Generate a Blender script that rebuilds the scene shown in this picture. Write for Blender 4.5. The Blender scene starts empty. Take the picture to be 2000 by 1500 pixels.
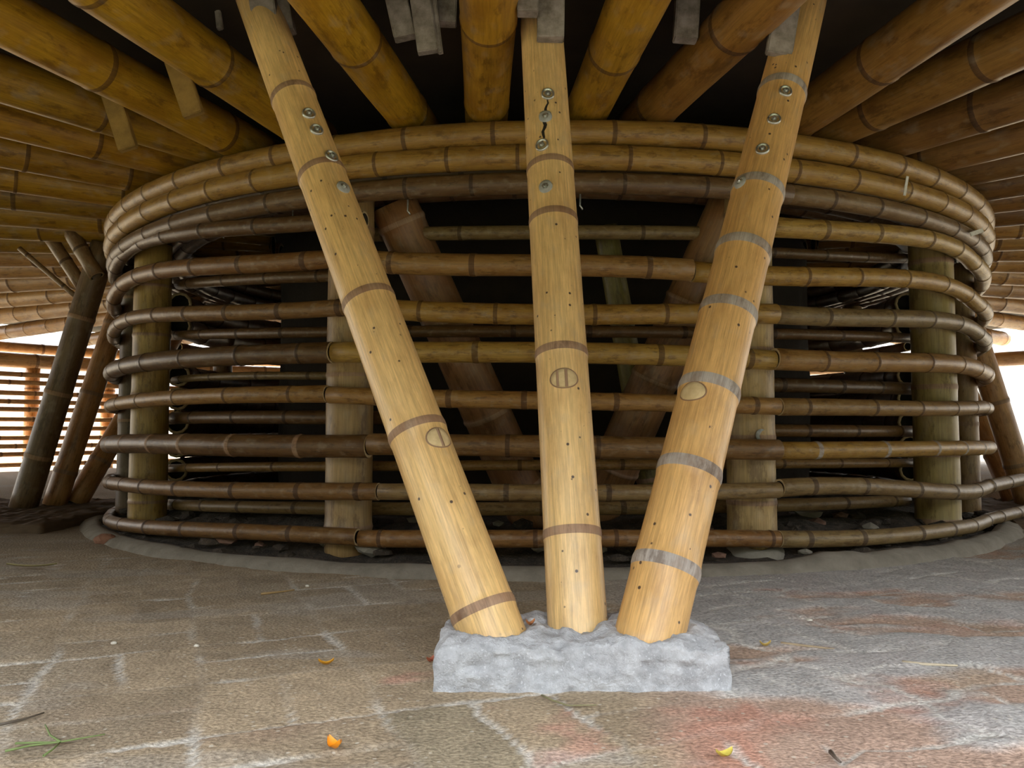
import bpy, math, random
import numpy as np
from mathutils import Vector, Matrix
random.seed(7)
S = bpy.context.scene
COL = S.collection
PI = math.pi

# ---------------------------------------------------------------- camera, world, sun, exposure
F = 1600.0; CAMZ = 0.343; PITCH = math.radians(3.22)
cd = bpy.data.cameras.new('camera'); cam = bpy.data.objects.new('camera', cd); COL.objects.link(cam)
cd.sensor_width = 36; cd.lens = 36*F/2000; cd.clip_start = 0.02
cam.location = (0, 0, CAMZ); cam.rotation_euler = (PI/2+PITCH, 0, 0)
S.camera = cam
W = bpy.data.worlds.new('world'); S.world = W; W.use_nodes = True
wn = W.node_tree.nodes; wl = W.node_tree.links; bg = wn['Background']
tc = wn.new('ShaderNodeTexCoord'); sp = wn.new('ShaderNodeSeparateXYZ'); wl.new(tc.outputs['Generated'], sp.inputs[0])
def wramp(src, stops):
    c_ = wn.new('ShaderNodeValToRGB'); wl.new(src, c_.inputs[0]); el = c_.color_ramp.elements
    while len(el) < len(stops): el.new(0.5)
    for e_, (p_, k_) in zip(el, stops): e_.position = p_; e_.color = (*k_, 1)
    return c_.outputs[0]
def wmix(f, a, b):
    m_ = wn.new('ShaderNodeMix'); m_.data_type = 'RGBA'; wl.new(f, m_.inputs[0]); wl.new(a, m_.inputs[6]); wl.new(b, m_.inputs[7]); return m_.outputs[2]
sky_open = wramp(sp.outputs[2], [(0.0, (0.22, 0.21, 0.19)), (0.25, (0.28, 0.275, 0.265)), (0.6, (0.95, 1.0, 1.08))])          # hazy white sky
sky_near_dark = wramp(sp.outputs[2], [(0.0, (0.02, 0.022, 0.012)), (0.24, (0.05, 0.055, 0.035)), (0.52, (0.95, 1.0, 1.06))])  # low near-side sky darkened, as if by unseen trees, to dim upper poles
my = wn.new('ShaderNodeMapRange'); wl.new(sp.outputs[1], my.inputs[0]); my.inputs[1].default_value = -0.1; my.inputs[2].default_value = -0.5
wl.new(wmix(my.outputs[0], sky_open, sky_near_dark), bg.inputs[0]); bg.inputs[1].default_value = 6.6
sl = bpy.data.lights.new('sun', 'SUN'); sl.energy = 9.0; sl.angle = 0.05; sl.color = (1, 0.9, 0.72)
sun = bpy.data.objects.new('sun', sl); COL.objects.link(sun)
sun.rotation_euler = Vector((-0.35, 0.45, 0.9)).to_track_quat('Z', 'Y').to_euler()
S.view_settings.view_transform = 'Standard'; S.view_settings.look = 'None'
S.view_settings.gamma = 1; S.view_settings.use_curve_mapping = False
S.view_settings.exposure = 0.75

# ---------------------------------------------------------------- geometry helpers
CX, CY = 0.133, 3.734                     # centre of the round enclosure
RS, RR = 1.76, 1.80                       # slat and ring radii
def ray(px, py):
    a, b = (px-1000)/F, (750-py)/F
    c, s = math.cos(PITCH), math.sin(PITCH)
    return Vector((a, c-b*s, s+b*c))
def at_z(px, py, z=0.0):
    d = ray(px, py); t = (z-CAMZ)/d.z
    return Vector((d.x*t, d.y*t, z))
def at_y(px, py, y):
    d = ray(px, py); t = y/d.y
    return Vector((d.x*t, y, CAMZ+d.z*t))
def on_drum(px, py, R):                   # (theta, z) where the sight line meets the round wall
    d = ray(px, py); a = d.x**2+d.y**2; b = -2*(d.x*CX+d.y*CY); c = CX**2+CY**2-R*R
    disc = b*b-4*a*c
    t = -b/(2*a) if disc < 0 else (-b-math.sqrt(disc))/(2*a)
    x, y, z = d.x*t, d.y*t, CAMZ+d.z*t
    return math.atan2(x-CX, CY-y), z
def drum(th, z, R): return Vector((CX+R*math.sin(th), CY-R*math.cos(th), z))

def tag(o, label=None, cat=None, group=None, kind=None):
    if label: o['label'] = label
    if cat: o['category'] = cat
    if group: o['group'] = group
    if kind: o['kind'] = kind
    return o
def link(name, verts, faces, mats, midx=None, parent=None, smooth=True, color=None, attrs=None):
    me = bpy.data.meshes.new(name); me.from_pydata([tuple(v) for v in verts], [], faces)
    for m in mats: me.materials.append(m)
    if midx is not None: me.polygons.foreach_set('material_index', midx)
    me.polygons.foreach_set('use_smooth', [smooth]*len(me.polygons))
    if attrs:
        for k, (ty, dat) in attrs.items():
            at = me.attributes.new(k, ty, 'POINT')
            at.data.foreach_set('vector' if ty == 'FLOAT_VECTOR' else 'color' if ty == 'FLOAT_COLOR' else 'value', np.asarray(dat, dtype=np.float32).ravel())
    me.update()
    o = bpy.data.objects.new(name, me); COL.objects.link(o)
    if color: o.color = (*color, 1)
    if parent: o.parent = parent
    return o

# ---------------------------------------------------------------- materials
def newmat(name, rough=0.6, spec=0.5):
    m = bpy.data.materials.new(name); m.use_nodes = True
    b = m.node_tree.nodes['Principled BSDF']; b.inputs['Roughness'].default_value = rough
    b.inputs['Specular IOR Level'].default_value = spec
    return m, m.node_tree, b
def N(nt, t, **kw):
    n = nt.nodes.new(t)
    for k, v in kw.items(): setattr(n, k, v)
    return n
def ramp(nt, src, stops):
    r = N(nt, 'ShaderNodeValToRGB'); el = r.color_ramp.elements
    while len(el) < len(stops): el.new(0.5)
    for e, (p, c) in zip(el, stops):
        e.position = p; e.color = (c, c, c, 1) if not isinstance(c, tuple) else (*c, 1)
    nt.links.new(src, r.inputs[0]); return r.outputs[0]
def mix(nt, fac, a, b, mode='MIX'):
    m = N(nt, 'ShaderNodeMix', data_type='RGBA', blend_type=mode)
    for sock, v in ((m.inputs[0], fac), (m.inputs[6], a), (m.inputs[7], b)):
        if hasattr(v, 'is_linked') or hasattr(v, 'links'): nt.links.new(v, sock)
        elif isinstance(v, tuple): sock.default_value = (*v, 1)
        else: sock.default_value = v
    return m.outputs[2]
def culm_material(name, tint=None, mulc=None, spots=0.0, stain=0.5, rough=0.42, mottle=0.65):
    m, nt, b = newmat(name, rough)
    at = N(nt, 'ShaderNodeAttribute', attribute_name='bco'); oi = N(nt, 'ShaderNodeObjectInfo')
    mul = N(nt, 'ShaderNodeVectorMath', operation='MULTIPLY_ADD')
    mr = N(nt, 'ShaderNodeMath', operation='MULTIPLY'); nt.links.new(oi.outputs['Random'], mr.inputs[0]); mr.inputs[1].default_value = 60
    nt.links.new(at.outputs['Vector'], mul.inputs[0]); mul.inputs[1].default_value = (1, 1, 1); nt.links.new(mr.outputs[0], mul.inputs[2])
    def nz(sx, sz, sc, det=5, rg=0.6):
        v = N(nt, 'ShaderNodeVectorMath', operation='MULTIPLY'); nt.links.new(mul.outputs[0], v.inputs[0]); v.inputs[1].default_value = (sx, sx, sz)
        n = N(nt, 'ShaderNodeTexNoise'); nt.links.new(v.outputs[0], n.inputs['Vector'])
        n.inputs['Scale'].default_value = sc; n.inputs['Detail'].default_value = det; n.inputs['Roughness'].default_value = rg
        return n.outputs['Fac']
    streak = nz(9, 0.45, 1.0); fine = nz(26, 1.2, 1.0, 3); blotch = nz(0.9, 0.5, 1.0, 6, 0.65)
    base = oi.outputs['Color'] if tint is None else tint
    if mulc: base = mix(nt, 1.0, oi.outputs['Color'], mulc, 'MULTIPLY')
    c = mix(nt, 1.0, base, ramp(nt, streak, [(0.3, 0.74), (0.6, 1.06)]), 'MULTIPLY')
    c = mix(nt, 1.0, c, ramp(nt, fine, [(0.32, 0.82), (0.6, 1.05)]), 'MULTIPLY')
    st = ramp(nt, blotch, [(0.46, 0.0), (0.66, stain)])
    c = mix(nt, st, c, mix(nt, 1.0, base, (0.5, 0.36, 0.26), 'MULTIPLY'))
    mott = nz(1.7, 0.55, 1.0, 7, 0.72)
    c = mix(nt, ramp(nt, mott, [(0.53, 0.0), (0.62, mottle)]), c, mix(nt, 1.0, base, (0.30, 0.24, 0.20), 'MULTIPLY'))
    pale = nz(1.2, 0.8, 1.3, 3, 0.5)
    c = mix(nt, ramp(nt, pale, [(0.56, 0.0), (0.72, 0.22)]), c, (0.42, 0.36, 0.27))
    if spots:
        big = nz(3.4, 2.6, 1.0, 4, 0.6)
        c = mix(nt, ramp(nt, big, [(0.715, 0.0), (0.74, 0.9)]), c, (0.07, 0.04, 0.035))
        vo = N(nt, 'ShaderNodeTexVoronoi'); nt.links.new(mul.outputs[0], vo.inputs['Vector']); vo.inputs['Scale'].default_value = 2.2
        cut = ramp(nt, vo.outputs['Distance'], [(0.09, 1.0), (0.14, 0.0)])
        sel = ramp(nt, vo.outputs['Color'], [(0.55, 0.0), (0.6, spots)])
        ss = N(nt, 'ShaderNodeMath', operation='MULTIPLY'); nt.links.new(cut, ss.inputs[0]); nt.links.new(sel, ss.inputs[1])
        c = mix(nt, ss.outputs[0], c, (0.05, 0.03, 0.025))
    nt.links.new(c, b.inputs['Base Color'])
    bp = N(nt, 'ShaderNodeBump'); bp.inputs['Strength'].default_value = 0.18; bp.inputs['Distance'].default_value = 0.003
    nt.links.new(streak, bp.inputs['Height']); nt.links.new(bp.outputs[0], b.inputs['Normal'])
    return m
M_CULM = culm_material('bamboo culm')
M_FRONT = culm_material('pale bamboo culm with black specks', spots=0.95, stain=0.3, rough=0.36, mottle=0.16)
M_NODE = culm_material('bamboo node scar', mulc=(0.42, 0.38, 0.40), rough=0.7)
M_NODEB = culm_material('brown node ridge', tint=(0.36, 0.22, 0.13), rough=0.6)
M_NODEG = culm_material('grey waxy node band', tint=(0.42, 0.37, 0.33), rough=0.8, stain=0.8)
def noisy(name, c1, c2, scale, rough=0.85, bump=0.3, dist=0.004, c3=None, metal=0):
    m, nt, b = newmat(name, rough); b.inputs['Metallic'].default_value = metal
    tcn = N(nt, 'ShaderNodeTexCoord'); n = N(nt, 'ShaderNodeTexNoise'); nt.links.new(tcn.outputs['Object'], n.inputs['Vector'])
    n.inputs['Scale'].default_value = scale; n.inputs['Detail'].default_value = 8; n.inputs['Roughness'].default_value = 0.65
    c = ramp(nt, n.outputs['Fac'], [(0.35, c1), (0.65, c2)])
    if c3:
        n2 = N(nt, 'ShaderNodeTexNoise'); nt.links.new(tcn.outputs['Object'], n2.inputs['Vector']); n2.inputs['Scale'].default_value = scale*7
        c = mix(nt, ramp(nt, n2.outputs['Fac'], [(0.6, 0.0), (0.72, 0.8)]), c, c3)
    nt.links.new(c, b.inputs['Base Color'])
    bp = N(nt, 'ShaderNodeBump'); bp.inputs['Strength'].default_value = bump; bp.inputs['Distance'].default_value = dist
    nt.links.new(n.outputs['Fac'], bp.inputs['Height']); nt.links.new(bp.outputs[0], b.inputs['Normal'])
    return m
M_CUT = noisy('cut bamboo end', (0.42, 0.30, 0.16), (0.6, 0.45, 0.26), 60)
M_PLUG = noisy('pale bamboo plug', (0.52, 0.38, 0.19), (0.66, 0.5, 0.27), 70)
M_DARK = noisy('hollow', (0.01, 0.007, 0.004), (0.02, 0.014, 0.008), 20)
M_MORT = noisy('mortar in bolt hole', (0.30, 0.30, 0.29), (0.42, 0.42, 0.40), 90)
M_CONC = noisy('rough grey concrete', (0.36, 0.365, 0.385), (0.60, 0.61, 0.64), 38, 0.95, 1.0, 0.012, (0.66, 0.67, 0.70))
M_CONC2 = noisy('dusty concrete kerb', (0.20, 0.175, 0.14), (0.30, 0.265, 0.22), 14, 0.95, 0.6, 0.008)
M_SOIL = noisy('dark soil', (0.022, 0.016, 0.012), (0.09, 0.066, 0.048), 26, 1.0, 1.0, 0.02, (0.20, 0.15, 0.11))
M_DIRT = noisy('brown dirty concrete', (0.08, 0.05, 0.03), (0.13, 0.085, 0.05), 9)
M_BLOCKER = noisy('dark interior blocker', (0.010, 0.006, 0.003), (0.022, 0.013, 0.007), 6, 1.0, 0.5, 0.02)
M_METAL = noisy('galvanised steel', (0.42, 0.43, 0.42), (0.62, 0.63, 0.6), 120, 0.35, 0.1, 0.001, metal=0.85)
M_GREYW = noisy('weathered grey wood', (0.13, 0.105, 0.08), (0.31, 0.265, 0.235), 32, 0.85, 0.5)
M_WOOD = noisy('brown timber', (0.20, 0.115, 0.025), (0.32, 0.19, 0.045), 25, 0.75, 0.4)
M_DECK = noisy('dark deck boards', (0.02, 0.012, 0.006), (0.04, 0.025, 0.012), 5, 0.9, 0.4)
def plain(name, c, rough=0.6):
    return noisy(name, tuple(x*0.8 for x in c), c, 80, rough, 0.2, 0.001)

# ---------------------------------------------------------------- cane builder
def resample(pts, step):
    out = [pts[0]]; 
    for a, b in zip(pts[:-1], pts[1:]):
        n = max(1, int((b-a).length/step))
        for k in range(1, n+1): out.append(a.lerp(b, k/n))
    return out
def cane(name, pts, r0, r1=None, sp=0.25, w=0.007, seg=14, step=0.06, mats=None, color=(0.5, 0.35, 0.15), closed=False,
         ridge=0.05, wob=0.012, first=None, nodes=None, parent=None, rnd=None, groove=0.0):
    r1 = r1 or r0; rnd = rnd or random
    mats = mats or [M_CULM, M_NODE, M_CUT, M_DARK]
    P = resample(pts, step); L = [0.0]
    for a, b in zip(P[:-1], P[1:]): L.append(L[-1]+(b-a).length)
    tot = L[-1]
    if nodes is None:
        w *= rnd.uniform(0.75, 1.3); nodes = []; s = (first if first is not None else rnd.uniform(0.2, 0.8)*sp)
        while s < tot-0.02:
            nodes.append(s); s += sp*rnd.uniform(0.82, 1.18)
    ss = set(round(x, 5) for x in L)
    for nd in nodes:
        for k in list(ss):
            if abs(k-nd) < w*2.2 and 0 < k < tot: ss.discard(k)
        for f in (-1.9, -1.05, -0.45, 0.45, 1.05, 1.9):
            if 0 < nd+f*w < tot: ss.add(round(nd+f*w, 5))
    ss = sorted(ss); Ps = []; La = np.array(L); PA = np.array([tuple(p) for p in P])
    for s in ss: Ps.append(Vector([np.interp(s, La, PA[:, k]) for k in range(3)]))
    n = len(Ps); ref = None; verts = []; bco = []; rings = []
    ph = rnd.uniform(0, 6.28); tot = max(tot, 1e-6)
    for i in range(n):
        t = (Ps[(i+1) % n if closed and i == n-1 else min(i+1, n-1)]-Ps[max(i-1, 0)])
        t.normalize()
        if ref is None: ref = Vector((0, 0, 1)) if abs(t.z) < 0.8 else Vector((0, -1, 0))
        u = (ref-t*ref.dot(t)).normalized(); v = t.cross(u); ref = u
        s = ss[i]; r = r0+(r1-r0)*s/tot
        nn = [nd for nd in nodes if abs(nd-s) <= w*2]
        f = 1.0
        if nn:
            d = abs(nn[0]-s)/w
            f = 1+ridge*(1.0 if d < 0.6 else 0.55 if d < 1.2 else 0.05)
        else:
            f = 1+wob*math.sin(s*9+ph)
        ring = []
        for k in range(seg):
            a = 2*PI*k/seg
            g = 1-groove*math.exp(-((a-2.6)/0.25)**2) if groove else 1
            ring.append(len(verts)); verts.append(Ps[i]+(u*math.cos(a)+v*math.sin(a))*r*f*g)
            bco.append((math.cos(a), math.sin(a), s/r0))
        rings.append(ring)
    faces = []; mi = []
    for i in range(n-1):
        mid = (ss[i]+ss[i+1])/2; isn = any(abs(nd-mid) < w*1.04 for nd in nodes)
        for k in range(seg):
            k2 = (k+1) % seg
            faces.append((rings[i][k], rings[i][k2], rings[i+1][k2], rings[i+1][k])); mi.append(1 if isn else 0)
    if closed:
        for k in range(seg):
            k2 = (k+1) % seg; faces.append((rings[-1][k], rings[-1][k2], rings[0][k2], rings[0][k])); mi.append(0)
    else:
        for i, sg in ((0, 1), (n-1, -1)):
            t = (Ps[1]-Ps[0]).normalized() if i == 0 else (Ps[-1]-Ps[-2]).normalized()
            inn = []; dp = []
            for k in range(seg):
                q = Ps[i]+(verts[rings[i][k]]-Ps[i])*0.76
                inn.append(len(verts)); verts.append(q); bco.append((0, 0, 0))
            for k in range(seg):
                q = verts[inn[k]]+t*sg*r0*0.9
                dp.append(len(verts)); verts.append(q); bco.append((0, 0, 0))
            for k in range(seg):
                k2 = (k+1) % seg
                A = (rings[i][k2], rings[i][k], inn[k], inn[k2]); B = (inn[k2], inn[k], dp[k], dp[k2])
                if sg < 0: A = A[::-1]; B = B[::-1]
                faces.append(A); mi.append(2); faces.append(B); mi.append(3)
            Cc = tuple(dp) if sg < 0 else tuple(dp[::-1])
            faces.append(Cc); mi.append(3)
    return link(name, verts, faces, mats, mi, parent, True, color, {'bco': ('FLOAT_VECTOR', bco)})
def jit(c, a=0.12):
    k = 1+random.uniform(-a, a); h = random.uniform(-0.05, 0.05)
    return (c[0]*k*(1+h), c[1]*k, c[2]*k*(1-h))
def boxmesh(name, size, M, mat, parent=None, jitter=0.0, div=(1, 1, 1), smooth=False, bevel=0.0):
    import bmesh
    bm = bmesh.new(); bmesh.ops.create_cube(bm, size=1)
    for v in bm.verts: v.co = Vector((v.co.x*size[0], v.co.y*size[1], v.co.z*size[2]))
    if bevel: bmesh.ops.bevel(bm, geom=bm.edges[:], offset=bevel, segments=2, affect='EDGES')
    if max(div) > 1: bmesh.ops.subdivide_edges(bm, edges=[e for e in bm.edges if e.calc_length() > min(size)*0.9], cuts=max(div), use_grid_fill=True)
    if jitter:
        for v in bm.verts: v.co += Vector([random.uniform(-jitter, jitter) for _ in range(3)])
    bm.transform(M)
    me = bpy.data.meshes.new(name); bm.to_mesh(me); bm.free(); me.materials.append(mat)
    for p in me.polygons: p.use_smooth = smooth
    o = bpy.data.objects.new(name, me); COL.objects.link(o)
    if parent: o.parent = parent
    return o
def frame(p, d, up=Vector((0, -1, 0))):
    z = d.normalized(); x = up.cross(z).normalized(); y = z.cross(x)
    m = Matrix((x, y, z)).transposed().to_4x4(); m.translation = p; return m
ORD = ['first', 'second', 'third', 'fourth', 'fifth', 'sixth', 'seventh', 'eighth', 'ninth', 'tenth', 'eleventh', 'twelfth',
       'thirteenth', 'fourteenth', 'fifteenth', 'sixteenth', 'seventeenth', 'eighteenth', 'nineteenth', 'twentieth', 'twenty-first', 'twenty-second', 'twenty-third', 'twenty-fourth']

# ---------------------------------------------------------------- noise for ground
def vnoise(x, y, seed=0):
    xi = np.floor(x).astype(np.int64); yi = np.floor(y).astype(np.int64); fx = x-xi; fy = y-yi
    def h(a, b):
        k = (a*374761393+b*668265263+seed*144665) & 0xffffffff
        k = ((k ^ (k >> 13))*1274126177) & 0xffffffff
        return ((k ^ (k >> 16)) & 0xffff)/65535.0
    fx = fx*fx*(3-2*fx); fy = fy*fy*(3-2*fy)
    return (h(xi, yi)*(1-fx)+h(xi+1, yi)*fx)*(1-fy)+(h(xi, yi+1)*(1-fx)+h(xi+1, yi+1)*fx)*fy
def fbm(x, y, sc, oc=4, seed=0):
    t = 0; a = 0.5; n = 0
    for k in range(oc): t = t+a*vnoise(x*sc*2**k+13.7*k, y*sc*2**k+7.1*k, seed+k); n += a; a *= 0.5
    return t/n
def sstep(a, b, x):
    t = np.clip((x-a)/(b-a), 0, 1); return t*t*(3-2*t)

# ---------------------------------------------------------------- the ground: dusty brick paving
def axis(lo, hi, f0, f1, fine):
    out = list(np.arange(f0, f1, fine)); s = fine; v = f0
    left = []
    while v > lo: s *= 1.09; v -= s; left.append(v)
    s = fine; v = out[-1]
    while v < hi: s *= 1.07; v += s; out.append(v)
    return np.array(left[::-1]+out)
def ground_h(X, Y):
    d = np.hypot(X-CX, Y-CY)
    mound = 0.07*sstep(1.5, 2.3, X)*sstep(1.8, 3.2, Y)
    return mound*sstep(1.9, 2.2, d)
GX = axis(-14, 14, -0.95, 1.15, 0.0075); GY = axis(-4, 22, 0.78, 2.1, 0.0075)
X, Y = np.meshgrid(GX, GY)
wx = (fbm(X, Y, 7, 3, 5)-0.5)*0.035; wy = (fbm(X, Y, 7, 3, 9)-0.5)*0.035
rt = sstep(0.0, 0.35, X-0.15*(Y-1))
k = 1+rt*1.6; U = 0.927*(X+wx*k)+0.375*(Y+wy*k); V = -0.375*(X+wx*k)+0.927*(Y+wy*k)
CS = 0.208; u = (U-0.03)/CS; v = (V-0.79)/CS; ci = np.floor(u); cj = np.floor(v); fu = u-ci; fv = v-cj
par = ((ci+cj) % 2) == 0
fu2 = np.where(par, fu, (fu*2) % 1); fv2 = np.where(par, (fv*2) % 1, fv)
su = np.where(par, CS, CS/2); sv = np.where(par, CS/2, CS)
edge = np.minimum(np.minimum(fu2, 1-fu2)*su, np.minimum(fv2, 1-fv2)*sv)
sub = np.where(par, np.floor(fv*2), np.floor(fu*2))
bid = ci*31+cj*57+sub*13
h1 = (np.sin(bid*12.9898)*43758.5453) % 1; h2 = (np.sin(bid*78.233)*12543.123) % 1
jw = 0.001+0.0065*fbm(X, Y, 14, 3, 3)
mort = 1-sstep(jw*0.6, jw*1.5, edge)
patch = sstep(0.50, 0.66, fbm(X, Y, 6, 3, 21)+0.1*rt)           # joints show only where the dust is worn off
mort = mort*np.clip(patch+0.12, 0, 1)
smear = sstep(0.47, 0.60, fbm(X, Y*2.2, 3.2, 5, 31)+0.07*rt-0.10*(1-rt))*np.clip(0.25+rt, 0, 1)   # cement wash
tan = np.array([0.335, 0.262, 0.178]); red = np.array([0.43, 0.215, 0.155]); pink = np.array([0.40, 0.275, 0.215])
grey = np.array([0.395, 0.395, 0.39]); dust = np.array([0.315, 0.262, 0.195])
redness = np.clip(sstep(0.35, 0.75, 0.55*rt+0.45*fbm(X, Y, 5, 3, 41)+0.18*(h1-0.4)), 0, 1)
def mixc(a, b, f): return a*(1-f[..., None])+b*f[..., None]
colr = np.broadcast_to(tan, X.shape+(3,))*(0.80+0.34*h2[..., None])
colr = mixc(colr, pink, redness*0.9)
colr = mixc(colr, red, redness*sstep(0.5, 0.7, fbm(X, Y, 9, 4, 51))*0.75)
colr = mixc(colr, dust, sstep(0.4, 0.7, fbm(X, Y, 2.5, 4, 61))*(1-0.5*rt)*0.7)
dk = ((ci == 1) & (cj == 0) & (sub == 0)).astype(float)
colr = mixc(colr, np.array([0.27, 0.225, 0.155]), dk*0.9)
rd = (((ci == 1) & (cj == 0) & (sub == 1)) | ((ci == 1) & (cj == 1) & (sub == 1))).astype(float)
colr = mixc(colr, np.array([0.46, 0.265, 0.20]), rd*(1-dk)*sstep(0.45, 0.68, fbm(X, Y, 14, 4, 55))*0.8)
smear = smear*(1-dk)
colr = mixc(colr, grey, smear*0.85)
colr = mixc(colr, np.array([0.55, 0.53, 0.49]), mort*0.75)
colr *= (0.98+0.5*fbm(X, Y, 30, 3, 71))[..., None]
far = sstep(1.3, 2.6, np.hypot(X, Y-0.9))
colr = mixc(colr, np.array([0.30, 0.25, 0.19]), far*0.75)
dd = np.hypot(X-CX, Y-CY); out_ = sstep(5.6, 6.4, dd)
colr = mixc(colr, np.array([0.40, 0.33, 0.22]), out_*sstep(1.0, 4.0, Y))
colr = mixc(colr, np.array([0.09, 0.10, 0.045]), sstep(4.5, 4.9, dd)*(1-sstep(0.5, 2.5, Y)))  # unseen ground behind the camera, coloured dark to cut bounce onto the ceiling
Z = ground_h(X, Y)+0.004*(fbm(X, Y, 6, 3, 81)-0.5)-0.0018*mort+0.004*smear*rt+0.0025*(h1-0.5)*(1-mort)+0.0025*(fbm(X, Y, 45, 2, 91)-0.5)
ny, nx = X.shape; idx = np.arange(nx*ny).reshape(ny, nx)
fc = np.stack([idx[:-1, :-1], idx[:-1, 1:], idx[1:, 1:], idx[1:, :-1]], -1).reshape(-1, 4).tolist()
mf, nt, b = newmat('dusty brick paving', 0.95, 0.2)
at = N(nt, 'ShaderNodeAttribute', attribute_name='col'); tcn = N(nt, 'ShaderNodeTexCoord')
n1 = N(nt, 'ShaderNodeTexNoise'); n1.inputs['Scale'].default_value = 190; n1.inputs['Detail'].default_value = 3; nt.links.new(tcn.outputs['Object'], n1.inputs['Vector'])
n2 = N(nt, 'ShaderNodeTexVoronoi'); n2.inputs['Scale'].default_value = 85; nt.links.new(tcn.outputs['Object'], n2.inputs['Vector'])
c = mix(nt, 1.0, at.outputs['Color'], ramp(nt, n1.outputs['Fac'], [(0.3, 0.60), (0.7, 1.26)]), 'MULTIPLY')
gr = ramp(nt, n2.outputs['Distance'], [(0.16, 1.0), (0.26, 0.0)]); se = ramp(nt, n2.outputs['Color'], [(0.66, 0.0), (0.70, 0.6)])
mm = N(nt, 'ShaderNodeMath', operation='MULTIPLY'); nt.links.new(gr, mm.inputs[0]); nt.links.new(se, mm.inputs[1])
c = mix(nt, mm.outputs[0], c, (0.62, 0.57, 0.48)); nt.links.new(c, b.inputs['Base Color'])
bp = N(nt, 'ShaderNodeBump'); bp.inputs['Strength'].default_value = 0.8; bp.inputs['Distance'].default_value = 0.003
nt.links.new(n1.outputs['Fac'], bp.inputs['Height']); nt.links.new(bp.outputs[0], b.inputs['Normal'])
fl = link('floor', np.stack([X, Y, Z], -1).reshape(-1, 3).tolist(), fc, [mf], None, None, True, None,
          {'col': ('FLOAT_COLOR', np.concatenate([np.clip(colr, 0, 1), np.ones(X.shape+(1,))], -1))})
tag(fl, kind='structure')

# ---------------------------------------------------------------- the deck overhead
def disc(name, zt, zb, rf, mat, n=120, rin=0.0):
    V_, F_ = [], []
    for k in range(n):
        th = 2*PI*k/n-PI; r = rf(th)
        for z in (zb, zt): V_.append(drum(th, z, r))
    V_ += [drum(0, zb, 0), drum(0, zt, 0)]
    for k in range(n):
        a, b_ = 2*k, 2*((k+1) % n)
        F_ += [(a, b_, b_+1, a+1), (b_, a, 2*n), (a+1, b_+1, 2*n+1)]
    return link(name, V_, F_, [mat], None, None, False)
def rout(th): return 5.65-1.4*float(1-sstep(*((0.6, 1.25) if th > 0 else (0.4, 0.85)), np.array(abs(th))))  # unseen front edge cut back, shaped to grade skylight on floor and poles
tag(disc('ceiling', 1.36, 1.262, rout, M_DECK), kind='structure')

# ---------------------------------------------------------------- inside: soil, and a dark cylinder added to black out the middle
def soil():
    n, m = 300, 40; V_, F_ = [], []
    for j in range(m+1):
        r = 0.9+(1.79-0.9)*j/m
        for k in range(n):
            th = 2*PI*k/n; p = drum(th, 0, r)
            e = 1-sstep(1.50, 1.78, np.array(r))
            hh = 0.008+float(e)*(0.035+0.06*float(fbm(np.array(p.x+5), np.array(p.y), 5, 4, 3)))+0.028*float(fbm(np.array(p.x+9), np.array(p.y+2), 17, 4, 5)**2)
            V_.append(Vector((p.x, p.y, hh)))
    for j in range(m):
        for k in range(n):
            k2 = (k+1) % n; F_.append((j*n+k, j*n+k2, (j+1)*n+k2, (j+1)*n+k))
    return link('soil_bed', V_, F_, [M_SOIL], None, None, False)
tag(soil(), 'dark rubbly soil heaped on the ground inside the round slatted enclosure', 'soil', kind='stuff')
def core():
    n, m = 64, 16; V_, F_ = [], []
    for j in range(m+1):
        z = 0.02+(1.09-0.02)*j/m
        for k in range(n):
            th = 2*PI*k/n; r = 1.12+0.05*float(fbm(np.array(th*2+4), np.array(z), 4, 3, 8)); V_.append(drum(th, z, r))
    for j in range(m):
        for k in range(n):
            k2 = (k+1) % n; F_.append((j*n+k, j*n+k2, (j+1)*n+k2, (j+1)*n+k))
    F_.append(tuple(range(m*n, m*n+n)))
    return link('interior_blocker', V_, F_, [M_BLOCKER], None, None, True)
tag(core(), 'dark cylinder added to black out the middle of the slatted enclosure', 'blocker')

# ---------------------------------------------------------------- concrete kerb round the enclosure
def kerb():
    n = 260; V_, F_ = [], []
    for k in range(n):
        th = 2*PI*k/n; a = np.array(th*9); w = 0.012*float(fbm(a, a*0, 1.3, 3, 4)); lump = float(sstep(0.15, 0.35, np.array(math.sin(th)))*sstep(0.2, 0.8, np.array(math.cos(th))))
        zz = 0.016+w*0.9+0.02*lump*float(fbm(a*3, a*0, 1.1, 3, 14))
        for r, z in ((1.775, 0.0), (1.785, zz), (1.80+w, zz+0.002), (1.825+w*2, zz*0.75), (1.845+w*2, -0.004)):
            V_.append(drum(th, z, r))
    for k in range(n):
        k2 = (k+1) % n
        for j in range(4): F_.append((k*5+j, k2*5+j, k2*5+j+1, k*5+j+1))
    return link('concrete_kerb', V_, F_, [M_CONC2], None, None, True)
tag(kerb(), 'low dusty concrete kerb on the paving round the foot of the enclosure', 'kerb')

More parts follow.
